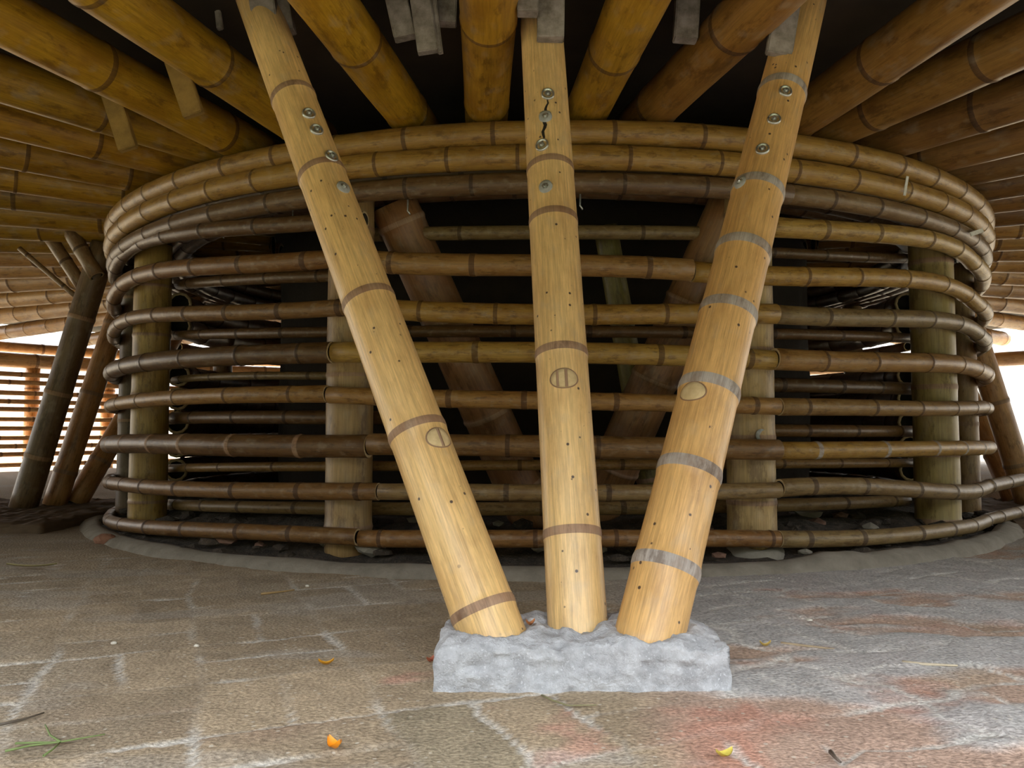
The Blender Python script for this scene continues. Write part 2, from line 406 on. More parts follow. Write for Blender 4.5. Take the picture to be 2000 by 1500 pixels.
# ---------------------------------------------------------------- footing of the three leaning poles
def footing(name, x0, x1, y0, y1, h, rot, mat, wells=(), zb=-0.01):
    import bmesh
    bm = bmesh.new(); nx_, ny_, nz_ = 90, 40, 18; vs = {}
    def P(i, j, k):
        if (i, j, k) in vs: return vs[(i, j, k)]
        x = x0+(x1-x0)*i/nx_; y = y0+(y1-y0)*j/ny_; z = zb+(h-zb)*k/nz_
        f = lambda a, b_, s: float(fbm(np.array(a*1.0+9), np.array(b_*1.0+3), s, 4, 17))-0.5
        onx = i in (0, nx_); ony = j in (0, ny_); onz = k == nz_
        g_ = (k/nz_)**3; z += g_*(0.018*f(x, y, 28)+0.010*f(x+2, y, 95))
        if onx: x += 0.020*f(y+3, z, 20)+(0.004 if i == 0 else -0.004)*(k/nz_)**4
        if ony: y += 0.014*f(x+7, z*2, 22)+0.007*f(x+3, z+1, 90)
        e_ = min(i, nx_-i, (j if j < ny_/2 else ny_-j)); z -= 0.006*g_*math.exp(-e_/1.5)
        if g_ > 0.01:
            for (wx_, wy_) in wells:
                q = math.hypot(x-wx_, y-wy_); z += g_*0.007*math.exp(-((q-0.066)/0.013)**2)
        vs[(i, j, k)] = bm.verts.new((x, y, z)); return vs[(i, j, k)]
    for i in range(nx_):
        for j in range(ny_): bm.faces.new((P(i, j, nz_), P(i+1, j, nz_), P(i+1, j+1, nz_), P(i, j+1, nz_)))
        for k_ in range(nz_):
            bm.faces.new((P(i, 0, k_), P(i+1, 0, k_), P(i+1, 0, k_+1), P(i, 0, k_+1)))
            bm.faces.new((P(i+1, ny_, k_), P(i, ny_, k_), P(i, ny_, k_+1), P(i+1, ny_, k_+1)))
    for j in range(ny_):
        for k_ in range(nz_):
            bm.faces.new((P(0, j+1, k_), P(0, j, k_), P(0, j, k_+1), P(0, j+1, k_+1)))
            bm.faces.new((P(nx_, j, k_), P(nx_, j+1, k_), P(nx_, j+1, k_+1), P(nx_, j, k_+1)))
    me = bpy.data.meshes.new(name); bm.to_mesh(me); bm.free(); me.materials.append(mat)
    for p in me.polygons: p.use_smooth = True
    o = bpy.data.objects.new(name, me); COL.objects.link(o); return o
BASES = [at_z(958, 1230, 0.06), at_z(1128, 1218, 0.06), at_z(1270, 1234, 0.06)]
tag(footing('concrete_footing', -0.100, 0.292, 1.097, 1.262, 0.060, 0, M_CONC, [(p.x, p.y) for p in BASES]),
    'pale grey concrete block on the paving holding the three pale leaning poles', 'footing')

# ---------------------------------------------------------------- the three front leaning poles
def pole_hit(a, d, r, px, py):            # point of the pole surface seen at a pixel
    dr = ray(px, py).normalized(); o = Vector((0, 0, CAMZ))
    n_ = dr.cross(d); w0 = a-o
    t = w0.cross(d).dot(n_)/n_.dot(n_); q = o+dr*t; s = (q-a).dot(d); c_ = a+d*s
    off = (q-c_); dist = min(off.length, r*0.95)
    back = math.sqrt(r*r-dist*dist); perp = (dr-d*dr.dot(d)).normalized()
    return c_+(off.normalized()*dist if off.length > 1e-6 else Vector())-perp*back, s, c_
def bolt(pole, a, d, r0, r1, tot, px, py, kind):
    p, s, c_ = pole_hit(a, d, r0, px, py); r = r0+(r1-r0)*s/tot; nrm = (p-c_).normalized(); p = c_+nrm*r
    n = 24; V_, F_ = [], []
    prof = [(0.0125, -0.004), (0.0125, 0.002), (0.0115, 0.0035), (0.0095, 0.0035), (0.009, -0.004), (0.0, -0.004)] if kind != 'flat' else [(0.0125, -0.003), (0.0120, 0.0022), (0.006, 0.0026), (0.0, 0.0026)]
    m = frame(p, nrm, Vector((0, 0, 1)))
    for rr, z in prof:
        for k in range(n): V_.append(m @ Vector((rr*math.cos(2*PI*k/n), rr*math.sin(2*PI*k/n)*1.08, z)))
    for j in range(len(prof)-1):
        for k in range(n): k2 = (k+1) % n; F_.append((j*n+k, j*n+k2, (j+1)*n+k2, (j+1)*n+k))
    o = link('bolt', V_, F_, [M_METAL if kind != 'flat' else M_MORT], None, pole)
    V_, F_ = [], []                                              # hexagonal nut and threaded end
    for z, rr in ((-0.003, 0.0062), (0.004, 0.0062), (0.004, 0.0034), (0.0075, 0.0032)):
        for k in range(6): V_.append(m @ Vector((rr*math.cos(2*PI*k/6), rr*math.sin(2*PI*k/6), z)))
    for j in range(3):
        for k in range(6): k2 = (k+1) % 6; F_.append((j*6+k, j*6+k2, (j+1)*6+k2, (j+1)*6+k))
    F_.append(tuple(range(18, 24)))
    link('nut', V_, F_, [M_METAL], None, o, False)
def plug(pole, a, d, r0, r1, tot, px, py, bars):
    p, s, c_ = pole_hit(a, d, r0, px, py); r = (r0+(r1-r0)*s/tot); nrm = (p-c_).normalized()
    side = d.cross(nrm).normalized()
    def surf(uu, vv, lift):
        ang = uu/r; return c_+d*vv+(nrm*math.cos(ang)+side*math.sin(ang))*(r*1.013+lift)
    n = 32; rings_ = [(1.10, -0.002), (1.10, 0.0006), (1.0, 0.0006), (1.0, -0.0008), (0.97, 0.0016), (0.6, 0.002), (0.0, 0.002)]
    V_, F_, mi = [], [], []
    RU, RV = 0.0215, 0.0170
    for f, l in rings_:
        for k in range(n):
            t = 2*PI*k/n; V_.append(surf(RU*f*math.cos(t), RV*f*math.sin(t)*(1 if math.sin(t) > 0 else 0.9), l))
    for j in range(len(rings_)-1):
        for k in range(n):
            k2 = (k+1) % n; F_.append((j*n+k, j*n+k2, (j+1)*n+k2, (j+1)*n+k)); mi.append(1 if j in (0, 1, 2) else 0)
    o = link('round_plug', V_, F_, [M_PLUG, M_NODEB], mi, pole); o['label'] = 'pale round wooden plug set in the pole face'
    for x0, x1_ in bars:                                           # split seams across the plug
        V_, F_ = [], []
        for i in range(9):
            vv = (-1+2*i/8)*RV*0.9*math.sqrt(max(0, 1-((x0+x1_)/2)**2))
            for xx, l in ((x0, 0.001), (x0, 0.0028), (x1_, 0.0028), (x1_, 0.001)): V_.append(surf(xx*RU, vv, l))
        for i in range(8):
            for j in range(3): F_.append((i*4+j, i*4+j+1, (i+1)*4+j+1, (i+1)*4+j))
        link('split_seam', V_, F_, [M_NODEB], None, o)
FP = [dict(top=(535, 90), y=1.60, r=(0.0475, 0.0410), col=(0.76, 0.50, 0.205), nodes=[1190, 845, 590, 345, 195], nm=M_NODEB, w=0.0065,
           bolts=[(616, 250, 'c'), (631, 280, 'c'), (659, 327, 'c'), (682, 387, 'flat')], plug=(866, 870), bars=[(-0.12, 0.08)], rg=0.035,
           label='pale bamboo pole leaning left out of the concrete footing, dotted with black specks'),
      dict(top=(1060, 90), y=1.60, r=(0.0440, 0.0425), col=(0.76, 0.51, 0.22), nodes=[1045, 695, 435, 335], nm=M_NODEB, w=0.0065,
           bolts=[(1072, 215, 'c'), (1067, 258, 'flat'), (1060, 312, 'c'), (1067, 392, 'flat')], plug=(1103, 760), bars=[(-0.55, -0.38), (0.05, 0.25)], rg=0.03,
           label='pale bamboo pole rising nearly upright from the middle of the concrete footing'),
      dict(top=(1550, 90), y=1.62, r=(0.0490, 0.0440), col=(0.68, 0.405, 0.15), nodes=[1108, 922, 765, 615, 495, 378, 185], nm=M_NODEG, w=0.009,
           bolts=[(1526, 214, 'c'), (1503, 268, 'c'), (1480, 325, 'c'), (1438, 378, 'flat')], plug=(1345, 787), bars=[], rg=0.05,
           label='orange-tan bamboo pole with thick grey node bands leaning right from the concrete footing')]
for B, q in zip(BASES, FP):
    T = at_y(*q['top'], q['y']); d = (T-B).normalized(); a = B-d*0.045; e = a+d*((1.255-a.z)/d.z); tot = (e-a).length
    nd = []
    for yy in q['nodes']:
        xx = np.interp(yy, [q['top'][1], 1218], [q['top'][0], 1000+F*B.x/B.y]); nd.append(pole_hit(a, d, q['r'][0], xx, yy)[1])
    o = cane('leaning_bamboo_pole', [a, e], q['r'][0], q['r'][1], w=q['w'], seg=48, step=0.03, nodes=sorted(nd), mats=[M_FRONT, q['nm'], M_CUT, M_DARK],
             color=q['col'], ridge=q['rg'], wob=0.004)
    tag(o, q['label'], 'bamboo pole', 'three leaning poles in the concrete footing')
    for (bx_, by_, kd) in q['bolts']: bolt(o, a, d, q['r'][0], q['r'][1], tot, bx_, by_, kd)
    plug(o, a, d, q['r'][0], q['r'][1], tot, *q['plug'], q['bars'])
    if q is FP[1]:                                               # split running down through the bolt holes
        V_, F_ = [], []
        for i in range(15):
            px_, py_ = 1071-10*i/14+2*math.sin(i*1.7), 226+84*i/14; ww = 0.0012+0.0022*math.sin(PI*i/14)
            p_, s_, c_ = pole_hit(a, d, q['r'][1]*1.004, px_, py_); nr = (p_-c_).normalized(); sd = d.cross(nr).normalized()
            V_ += [p_+sd*ww+nr*0.0002, p_+nr*0.0008, p_-sd*ww+nr*0.0002]
        for i in range(14): F_ += [(3*i, 3*i+1, 3*i+4, 3*i+3), (3*i+1, 3*i+2, 3*i+5, 3*i+4)]
        link('crack', V_, F_, [M_DARK], None, o)

def root(name, loc, label, cat):
    e = bpy.data.objects.new(name, None); COL.objects.link(e); e.location = loc; return tag(e, label, cat)
def attach(o, rt, label=None):
    for k in ('category', 'group', 'label'):
        if k in o: del o[k]
    o.parent = rt; o.location = -rt.location
    if label: o['label'] = label
    return o
ENC = root('slatted_enclosure', (CX, CY, 0), 'large round bamboo enclosure of bent slats and posts under the radial rafters', 'enclosure')
rr_ = random.Random(11); V_, F_, m_ = [], [], []
for q in range(170):
    th = rr_.uniform(-1.15, 1.15); R_ = rr_.uniform(1.42, 1.76); sz = rr_.uniform(0.008, 0.030); c = drum(th, 0.03+0.05*(1.76-R_)/0.34+sz*0.3, R_); b0 = len(V_)
    ico = [(0, 0, 1), (.9, 0, .4), (.28, .85, .4), (-.72, .53, .4), (-.72, -.53, .4), (.28, -.85, .4), (.72, .53, -.4), (-.28, .85, -.4), (-.9, 0, -.4), (-.28, -.85, -.4), (.72, -.53, -.4), (0, 0, -1)]
    a_ = rr_.uniform(0, 6)
    for x_, y_, z_ in ico:
        k_ = sz*rr_.uniform(0.7, 1.3); V_.append(c+Vector(((x_*math.cos(a_)-y_*math.sin(a_))*k_*1.3, (x_*math.sin(a_)+y_*math.cos(a_))*k_, z_*k_*0.6)))
    for f_ in ((0,1,2),(0,2,3),(0,3,4),(0,4,5),(0,5,1),(1,6,2),(2,7,3),(3,8,4),(4,9,5),(5,10,1),(2,6,7),(3,7,8),(4,8,9),(5,9,10),(1,10,6),(11,7,6),(11,8,7),(11,9,8),(11,10,9),(11,6,10)):
        F_.append(tuple(b0+i_ for i_ in f_)); m_.append(1 if q % 6 == 0 else 2 if q % 5 == 0 else 0)
MRB = noisy('dusty brick rubble', (0.14, 0.07, 0.045), (0.25, 0.14, 0.10), 30)
tag(link('rubble', V_, F_, [M_SOIL, MRB, M_CONC2], m_, None, False), 'loose clods and brick crumbs strewn on the soil behind the lowest slats', 'rubble', kind='stuff')
# ---------------------------------------------------------------- posts of the enclosure itself
POSTS = [(293, 0.061, (0.42, 0.265, 0.075), 'thick yellowish post behind the slats at the left end of the enclosure'),
         (683, 0.062, (0.38, 0.24, 0.10), 'thick tan post behind the slats, just left of the left leaning pole'),
         (1465, 0.063, (0.46, 0.31, 0.13), 'thick tan post on a concrete collar, right of the right leaning pole'),
         (1826, 0.066, (0.36, 0.26, 0.09), 'thick yellow-green stained post behind the slats at the right end')]
RP = 1.664
for px, r, c, lab in POSTS:
    th, _ = on_drum(px, 800, RP); p = drum(th, 0, RP)
    o = cane('post', [p+Vector((0, 0, 0.0)), p+Vector((0.0, 0, 0.972))], r, r*0.97, sp=0.2, seg=32, color=c, w=0.006, ridge=0.03, mats=[M_CULM, M_NODEB, M_CUT, M_DARK])
    attach(o, ENC, lab)
    if px == 1465:
        V_, F_ = [], []
        for j, (rr, z) in enumerate(((0.088, 0.0), (0.082, 0.028), (0.071, 0.046), (0.064, 0.044))):
            for k in range(28): t = 2*PI*k/28; V_.append(p+Vector((rr*(1+0.05*math.sin(3*t+j))*math.cos(t), rr*math.sin(t), z+0.004*math.sin(5*t))))
        for j in range(3):
            for k in range(28): k2 = (k+1) % 28; F_.append((j*28+k, j*28+k2, (j+1)*28+k2, (j+1)*28+k))
        cc = link('concrete_collar', V_, F_, [M_CONC2], None, o); cc['label'] = 'lumpy grey concrete collar round the foot of the post'
        hit = on_drum(1489, 847, RP-0.06)
        n = 20; q = at_y(1487, 850, p.y-0.0605)
        V_ = [q+Vector((0, 0.004, 0))]+[q+Vector((0.017*math.cos(2*PI*k/n), 0.0085*math.cos(2*PI*k/n), 0.016*math.sin(2*PI*k/n))) for k in range(n)]
        V_ += [v_+Vector((0, -0.003, 0)) for v_ in V_]
        F_ = [(n+1, n+2+k, n+2+(k+1) % n) for k in range(n)]+[(1+k, 1+(k+1) % n, n+2+(k+1) % n, n+2+k) for k in range(n)]
        pt = link('mortar_patch', V_, F_, [M_MORT], None, o); pt['label'] = 'round grey mortar patch'
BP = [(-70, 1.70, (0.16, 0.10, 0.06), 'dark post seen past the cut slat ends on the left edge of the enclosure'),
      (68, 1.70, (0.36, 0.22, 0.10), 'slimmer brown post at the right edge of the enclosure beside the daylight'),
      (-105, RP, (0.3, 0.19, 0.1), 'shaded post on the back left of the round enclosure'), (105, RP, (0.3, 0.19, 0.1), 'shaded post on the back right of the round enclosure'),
      (-140, RP, (0.3, 0.19, 0.1), 'post at the far back left behind the added dark cylinder'), (140, RP, (0.3, 0.19, 0.1), 'post at the far back right behind the added dark cylinder')]
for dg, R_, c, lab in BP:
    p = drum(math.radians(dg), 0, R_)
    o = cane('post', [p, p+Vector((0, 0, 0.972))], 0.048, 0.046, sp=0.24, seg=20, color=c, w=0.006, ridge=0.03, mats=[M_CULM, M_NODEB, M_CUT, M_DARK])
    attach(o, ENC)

# ---------------------------------------------------------------- bent slats round the enclosure
BR = (0.21, 0.105, 0.032); DB = (0.14, 0.073, 0.026); YE = (0.40, 0.235, 0.052); GY_ = (0.26, 0.17, 0.070); TN = (0.32, 0.178, 0.055)
LEFT = [('top', [(190, 545), (215, 520), (250, 488), (322, 460), (450, 446), (712, 429)], 0.021, DB),
        ('seventh', [(205, 600), (225, 570), (260, 548), (340, 526), (450, 514), (680, 502)], 0.024, BR),
        ('sixth', [(208, 655), (234, 628), (303, 618), (433, 610), (560, 604), (700, 601)], 0.021, BR),
        ('fifth', [(190, 728), (234, 716), (303, 710), (390, 699), (498, 692), (650, 688)], 0.027, DB),
        ('fourth', [(195, 792), (243, 786), (329, 781), (459, 770), (640, 768)], 0.0215, TN),
        ('third', [(190, 868), (260, 868), (498, 869), (720, 870)], 0.028, DB),
        ('second', [(187, 945), (260, 948), (390, 955), (498, 957), (740, 962)], 0.0215, BR),
        ('lowest', [(187, 1019), (243, 1024), (372, 1033), (498, 1041), (700, 1051)], 0.020, BR)]
MID = [('seventh', [(684, 506), (830, 514), (1000, 516), (1200, 522), (1349, 530)], 0.026, TN),
       ('sixth', [(703, 602), (860, 608), (1000, 612), (1200, 613), (1400, 612), (1513, 615)], 0.024, YE),
       ('fifth', [(652, 687), (1000, 690), (1200, 692), (1510, 702)], 0.0245, YE),
       ('fourth', [(643, 769), (1000, 782), (1250, 788), (1520, 794)], 0.0205, TN),
       ('third', [(723, 869), (1000, 872), (1400, 875), (1520, 877)], 0.025, BR),
       ('second', [(743, 962), (1000, 962), (1300, 960), (1520, 956)], 0.019, GY_),
       ('lowest', [(703, 1051), (1000, 1054), (1400, 1052), (1520, 1052)], 0.020, BR)]
RIGHT = [('top', [(1505, 443), (1600, 447), (1750, 458), (1850, 478), (1900, 512)], 0.0245, YE),
         ('seventh', [(1352, 530), (1515, 537), (1700, 541), (1800, 548), (1860, 562), (1905, 592)], 0.024, YE),
         ('sixth', [(1515, 615), (1700, 620), (1840, 625), (1890, 638), (1912, 655)], 0.023, GY_),
         ('fifth', [(1512, 702), (1700, 706), (1860, 710), (1912, 724)], 0.0255, TN),
         ('fourth', [(1522, 795), (1700, 795), (1860, 797), (1918, 796)], 0.0205, TN),
         ('third', [(1522, 878), (1700, 878), (1915, 876)], 0.0205, YE),
         ('second', [(1522, 955), (1650, 950), (1800, 956), (1912, 956)], 0.021, GY_),
         ('lowest', [(1522, 1052), (1650, 1050), (1800, 1040), (1905, 1028)], 0.020, GY_)]
CN = {BR: 'brown', DB: 'dark brown', YE: 'yellow', GY_: 'greyish', TN: 'tan'}
def slat(rows, side, R, ext0, ext1):
    for nm, pp, r, c in rows:
        tz = sorted(on_drum(x, y, R) for x, y in pp); th = [t for t, _ in tz]; zz = [z for _, z in tz]
        cf = np.polyfit(th, zz, min(3, len(th)-1)) if len(th) > 2 else np.polyfit(th, zz, 1)
        t0, t1 = th[0], th[-1]; pts = []
        a0 = t0-(math.radians(ext0) if side == 'left' else 0); a1 = t1+(math.radians(ext1) if side == 'right' else 0)
        n = max(6, int((a1-a0)/0.035)); ph = random.uniform(0, 6)
        for i in range(n+1):
            t = a0+(a1-a0)*i/n; z = float(np.polyval(cf, min(max(t, t0), t1)))
            pts.append(drum(t, z+0.0025*math.sin(t*7+ph), R+0.003*math.sin(t*11+ph)))
        if side == 'right' and nm in ('second', 'lowest'):       # these two run on straight past the enclosure
            keep = [p for p, i in zip(pts, range(n+1)) if a0+(a1-a0)*i/n <= math.radians(56)]
            dr = (keep[-1]-keep[-3]).normalized(); dr.y *= 0.75; dr.normalize()
            L_ = 0.50 if nm == 'second' else 0.85
            pts = keep+[keep[-1]+dr*L_*k/5 for k in range(1, 6)]
        o = cane('slat', pts, r*1.07, r*random.uniform(1.0, 1.07), sp=0.21, seg=16, color=jit(c), ridge=0.06, w=0.006, wob=0.02,
                 mats=[M_CULM, random.choice([M_NODE, M_NODE, M_NODEB, M_NODEG]) if nm in ('third',) else M_NODE, M_CUT, M_DARK])
        where = {'left': 'on the left side of', 'middle': 'behind the leaning poles across the front of', 'right': 'on the right side of'}[side]
        order = {'top': 'topmost', 'lowest': 'lowest'}.get(nm, nm+' up from the floor')
        attach(o, ENC, f'{CN[c]} bent slat')
slat(LEFT, 'left', RS, 25, 0); slat(MID, 'middle', RS, 0, 0); slat(RIGHT, 'right', RS, 0, 28)
BZ = [0.125, 0.23, 0.33, 0.43, 0.53, 0.63, 0.74, 0.83]
for i, z in enumerate(BZ):
    pts = [drum(math.radians(t), z+0.004*math.sin(t*0.1+i), RS) for t in range(95, 266, 4)]
    o = cane('slat', pts, 0.023, sp=0.26, seg=12, color=jit((0.22, 0.12, 0.05)), w=0.006)
    attach(o, ENC)
for z in (0.075, 0.175, 0.275, 0.375, 0.475, 0.575, 0.785, 0.88):  # thick far-side slats added to block daylight through the back
    attach(cane('inner_slat', [drum(math.radians(t), z, 1.57) for t in range(80, 281, 5)], 0.049, sp=0.26, seg=12, color=jit((0.20, 0.10, 0.04)), w=0.006), ENC)
# inner slats fixed behind the posts, seen through the gaps
INN = [([(700, 460), (800, 456), (1000, 455), (1350, 455), (1480, 458)], 0.0195, GY_, 'greyish inner slat behind the posts, highest one under the ring beam'),
       ([(1440, 490), (1500, 493), (1840, 500)], 0.016, DB, 'thin dark inner slat high at the right behind the yellow slats'),
       ([(350, 556), (600, 540), (700, 537)], 0.018, DB, 'dark inner slat high at the left behind the thick end post'),
       ([(300, 655), (500, 650), (900, 648), (1400, 648), (1560, 655), (1840, 662)], 0.016, DB, 'dark inner slat just above the fifth row of outer slats'),
       ([(340, 742), (500, 734), (700, 735)], 0.012, GY_, 'thin greyish inner slat in the gap at the left below the fifth row'),
       ([(1440, 750), (1600, 754), (1840, 760)], 0.02, DB, 'brown inner slat at the right above the fourth row'),
       ([(330, 818), (600, 815), (810, 817)], 0.02, DB, 'blackish inner slat at the left above the third row'),
       ([(1420, 840), (1600, 842), (1740, 842), (1840, 842)], 0.018, BR, 'brown inner slat at the right between third and fourth rows'),
       ([(330, 915), (600, 912), (1000, 906), (1400, 908), (1840, 905)], 0.014, TN, 'inner slat with a shiny upper edge below the third row'),
       ([(330, 985), (600, 992), (1000, 995), (1400, 990), (1600, 982), (1770, 978)], 0.018, GY_, 'greyish inner slat low down between second and lowest rows'),
       ([(330, 1075), (600, 1092), (1000, 1098), (1400, 1088), (1600, 1078)], 0.018, DB, 'brown inner slat lying lowest, just above the soil')]
for pp, r, c, lab in INN:
    R = 1.575; tz = sorted(on_drum(x, y, R) for x, y in pp); t0, t1 = tz[0][0], tz[-1][0]; n = max(5, int((t1-t0)/0.05))
    cf = np.polyfit([t for t, _ in tz], [z for _, z in tz], min(2, len(tz)-1))
    pts = [drum(t0+(t1-t0)*i/n, max(0.035, float(np.polyval(cf, t0+(t1-t0)*i/n))), R) for i in range(n+1)]
    attach(cane('inner_slat', pts, r, sp=0.24, seg=12, color=jit(c), w=0.006), ENC)

# ---------------------------------------------------------------- ring beam: two rows of concentric bent canes
RN = ['outermost', 'second from outside', 'middle', 'fourth from outside', 'innermost']
for row, (z, nm) in enumerate(((1.068, 'upper'), (1.008, 'lower'))):
    for j in range(5):
        R = RR-0.029-0.058*j; ph = random.uniform(0, 6)
        pts = [drum(2*PI*k/150, z+0.003*math.sin(3*2*PI*k/150+ph)-0.012*(row == 1 and j > 0)*0.5, R) for k in range(150)]
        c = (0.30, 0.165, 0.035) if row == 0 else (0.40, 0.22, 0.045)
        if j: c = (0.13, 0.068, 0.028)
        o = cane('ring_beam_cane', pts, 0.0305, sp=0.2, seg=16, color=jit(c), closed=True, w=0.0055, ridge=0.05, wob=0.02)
        attach(o, ENC)
# extra strip below the ring on the right and left shoulders
for a0, a1, z, c, lab in ((19, 88, 0.945, (0.2, 0.12, 0.05), 'flat bamboo strip bent under the right shoulder of the ring beam'),
                          (-88, 19, 0.945, (0.15, 0.085, 0.035), 'flat bamboo strip bent under the left shoulder of the ring beam')):
    pts = [drum(math.radians(t), z, RS+0.005) for t in np.linspace(a0, a1, 40)]
    attach(cane('ring_strip', pts, 0.026, sp=0.2, seg=14, color=c, w=0.0055), ENC)
# steel pins and white ties on the ring
def wire(name, pts, r, mat, label, cat, group=None):
    o = cane(name, pts, r, seg=8, step=0.01, mats=[mat]*4, nodes=[], color=(0.6, 0.6, 0.6)); return tag(o, label, cat, group)
for x, y0, y1, lab in ((436, 335, 385, 'thin steel pin hanging from the ring beam near the left end'), (573, 345, 400, 'thin steel pin hanging from the ring beam between left post and left leaning pole'),
                  (797, 325, 380, 'thin steel pin hanging from the ring beam between left and middle leaning poles'), (1133, 350, 385, 'thin steel pin hanging from the ring beam just right of the middle leaning pole')):
    p = drum(on_drum(x, y0, 1.69)[0], 0, 1.69); z0 = 0.985; a = Vector((p.x, p.y, z0)); 
    attach(wire('steel_pin', [a, a-Vector((0, 0, 0.075)), a-Vector((-0.006, 0, 0.085))], 0.0022, M_METAL, lab, 'pin'), ENC, 'thin steel pin')
M_WHITE = plain('white plastic tie', (0.85, 0.83, 0.78), 0.4)
for (xa, ya), (xb, yb), w_, lab in (((1771, 345), (1765, 382), 0.007, 'white tie strap lying on the right shoulder of the ring beam'),
                                  ((1894, 458), (1918, 450), 0.013, 'white tag folded at the far right edge of the ring beam')):
    ta, za = on_drum(xa, ya, RR+0.004); tb, zb = on_drum(xb, yb, RR+0.004)
    A, B_ = drum(ta, za, RR+0.006), drum(tb, zb, RR+0.006)
    d_ = B_-A; attach(boxmesh('white_tie', (w_, 0.003, d_.length), frame((A+B_)/2, d_), M_WHITE), ENC, 'white strap end')

# ---------------------------------------------------------------- V of poles inside the enclosure
for (bx_, by_), (tx, ty), y0, y1, r, c, lab in (
        ((1010, 940), (760, 380), 2.42, 2.20, 0.072, (0.27, 0.13, 0.05), 'reddish pole leaning left inside the enclosure, seen through slats beside the left leaning pole'),
        ((1190, 940), (1420, 420), 2.42, 2.20, 0.070, (0.27, 0.135, 0.052), 'reddish pole leaning right inside the enclosure, half hidden by the right leaning pole'),
        ((1262, 900), (1180, 430), 2.52, 2.45, 0.040, (0.20, 0.16, 0.04), 'greenish slender pole deep inside the enclosure right of the middle leaning pole')):
    a = at_y(bx_, by_, y0); b_ = at_y(tx, ty, y1); d = (b_-a).normalized(); a = a-d*((a.z-0.07)/d.z); e = a+d*((0.96-a.z)/d.z)
    tag(cane('inner_bamboo_pole', [a, e], r, r*0.9, sp=0.28, seg=24, color=c, w=0.006, mats=[M_CULM, M_NODEB, M_CUT, M_DARK]), lab, 'bamboo pole', 'poles leaning inside the enclosure')

# ---------------------------------------------------------------- rafters
ZA = 1.158; RC = (0.46, 0.27, 0.055)
CUST = [((240, 0), (530, 205), 'second rafter left of the left leaning pole top, broad and yellow'), ((635, 0), (778, 195), 'thick golden rafter ending right of the left leaning pole'),
        ((955, 0), (951, 185), 'golden-brown rafter running straight overhead just left of the middle leaning pole'), ((1245, 0), (1158, 190), 'short-looking golden rafter just right of the middle leaning pole'),
        ((1490, 0), (1300, 190), 'thick rafter crossing behind the top of the right leaning pole'), ((1885, 0), (1610, 195), 'dark rafter with a lit lower edge, first to the right of the right leaning pole'),
        ((2000, 78), (1690, 222), 'dark rafter with a lit lower edge, second to the right of the right leaning pole'), ((0, 30), (420, 250), 'broad yellow rafter over the left corner with a hanging stub')]
CUST[0] = (CUST[0][0], CUST[0][1], 'broad brown rafter ending just left of the left leaning pole')
for p0, p1, lab in CUST:
    A, B_ = at_z(*p0, ZA), at_z(*p1, ZA); d = (B_-A).normalized()
    inn = B_+d*0.25; L_ = 0
    out = Vector(A)
    while math.hypot(out.x-CX, out.y-CY) < 4.15: out -= d*0.05
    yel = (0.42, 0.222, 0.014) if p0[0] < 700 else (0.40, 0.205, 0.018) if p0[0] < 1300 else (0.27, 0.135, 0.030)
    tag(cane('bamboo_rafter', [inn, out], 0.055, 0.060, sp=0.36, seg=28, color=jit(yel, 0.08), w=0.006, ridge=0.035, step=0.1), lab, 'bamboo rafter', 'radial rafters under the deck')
a0, a1, n = -35.0, -327.4, 43
for i in range(n):
    dg = a0+(a1-a0)*i/(n-1)+random.uniform(-0.4, 0.4); th = math.radians(dg)
    ro = rout(((th+PI) % (2*PI))-PI)-0.05
    r = random.uniform(0.050, 0.059); z = 1.10+r+random.uniform(0, 0.006)
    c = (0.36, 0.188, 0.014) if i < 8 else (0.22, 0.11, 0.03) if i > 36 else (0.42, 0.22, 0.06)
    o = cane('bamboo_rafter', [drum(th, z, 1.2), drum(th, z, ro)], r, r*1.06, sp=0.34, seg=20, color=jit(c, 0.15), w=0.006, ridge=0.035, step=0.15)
    if i < 22: lab = f'bamboo rafter over the left side, {ORD[i]} counting back from the broad yellow corner rafter'
    else: lab = f'bamboo rafter over the right side, {ORD[n-1-i]} counting back from the second dark lit-edged one'
    tag(o, lab, 'bamboo rafter', 'radial rafters under the deck')

# ---------------------------------------------------------------- sawn blocks and stubs hanging among the rafters
def board(px0, py0, px1, py1, y, w, t, mat, label, cat='wooden block', group='weathered blocks between the rafters', z1=1.262):
    A, B_ = at_y(px0, py0, y), at_y(px1, py1, y); d = (A-B_).normalized(); top = B_+d*((z1-B_.z)/max(d.z, 0.2))
    L_ = (top-B_).length
    return tag(boxmesh('hanging_block', (w, t, L_), frame(B_+d*L_/2, d), mat, bevel=0.002, jitter=0.0008), label, cat, group)
board(775, 0, 792, 75, 1.62, 0.045, 0.03, M_GREYW, 'grey sawn block hanging right beside the golden rafter')
board(822, 0, 836, 103, 1.60, 0.042, 0.022, M_GREYW, 'longest pale grey block, with a sliver split off, between two golden rafters')
board(848, 0, 860, 104, 1.605, 0.010, 0.018, M_GREYW, 'thin sliver of grey wood against the longest pale block')
board(874, 0, 872, 48, 1.64, 0.040, 0.03, M_GREYW, 'short ridged grey block next to the straight overhead rafter')
board(1076, 0, 1075, 78, 1.53, 0.052, 0.03, M_GREYW, 'pale lilac-grey block hanging before the middle leaning pole')
board(1030, 0, 1030, 28, 1.50, 0.04, 0.03, M_GREYW, 'stubby grey block left of the pale lilac-grey one')
board(1343, 0, 1338, 80, 1.66, 0.05, 0.03, M_GREYW, 'brownish grey block behind the short-looking golden rafter')
board(515, 10, 527, 98, 1.60, 0.05, 0.03, M_GREYW, 'dim grey block hanging at the top of the left leaning pole')
board(552, 5, 562, 65, 1.63, 0.03, 0.03, M_GREYW, 'narrow lilac block right of the top of the left leaning pole')
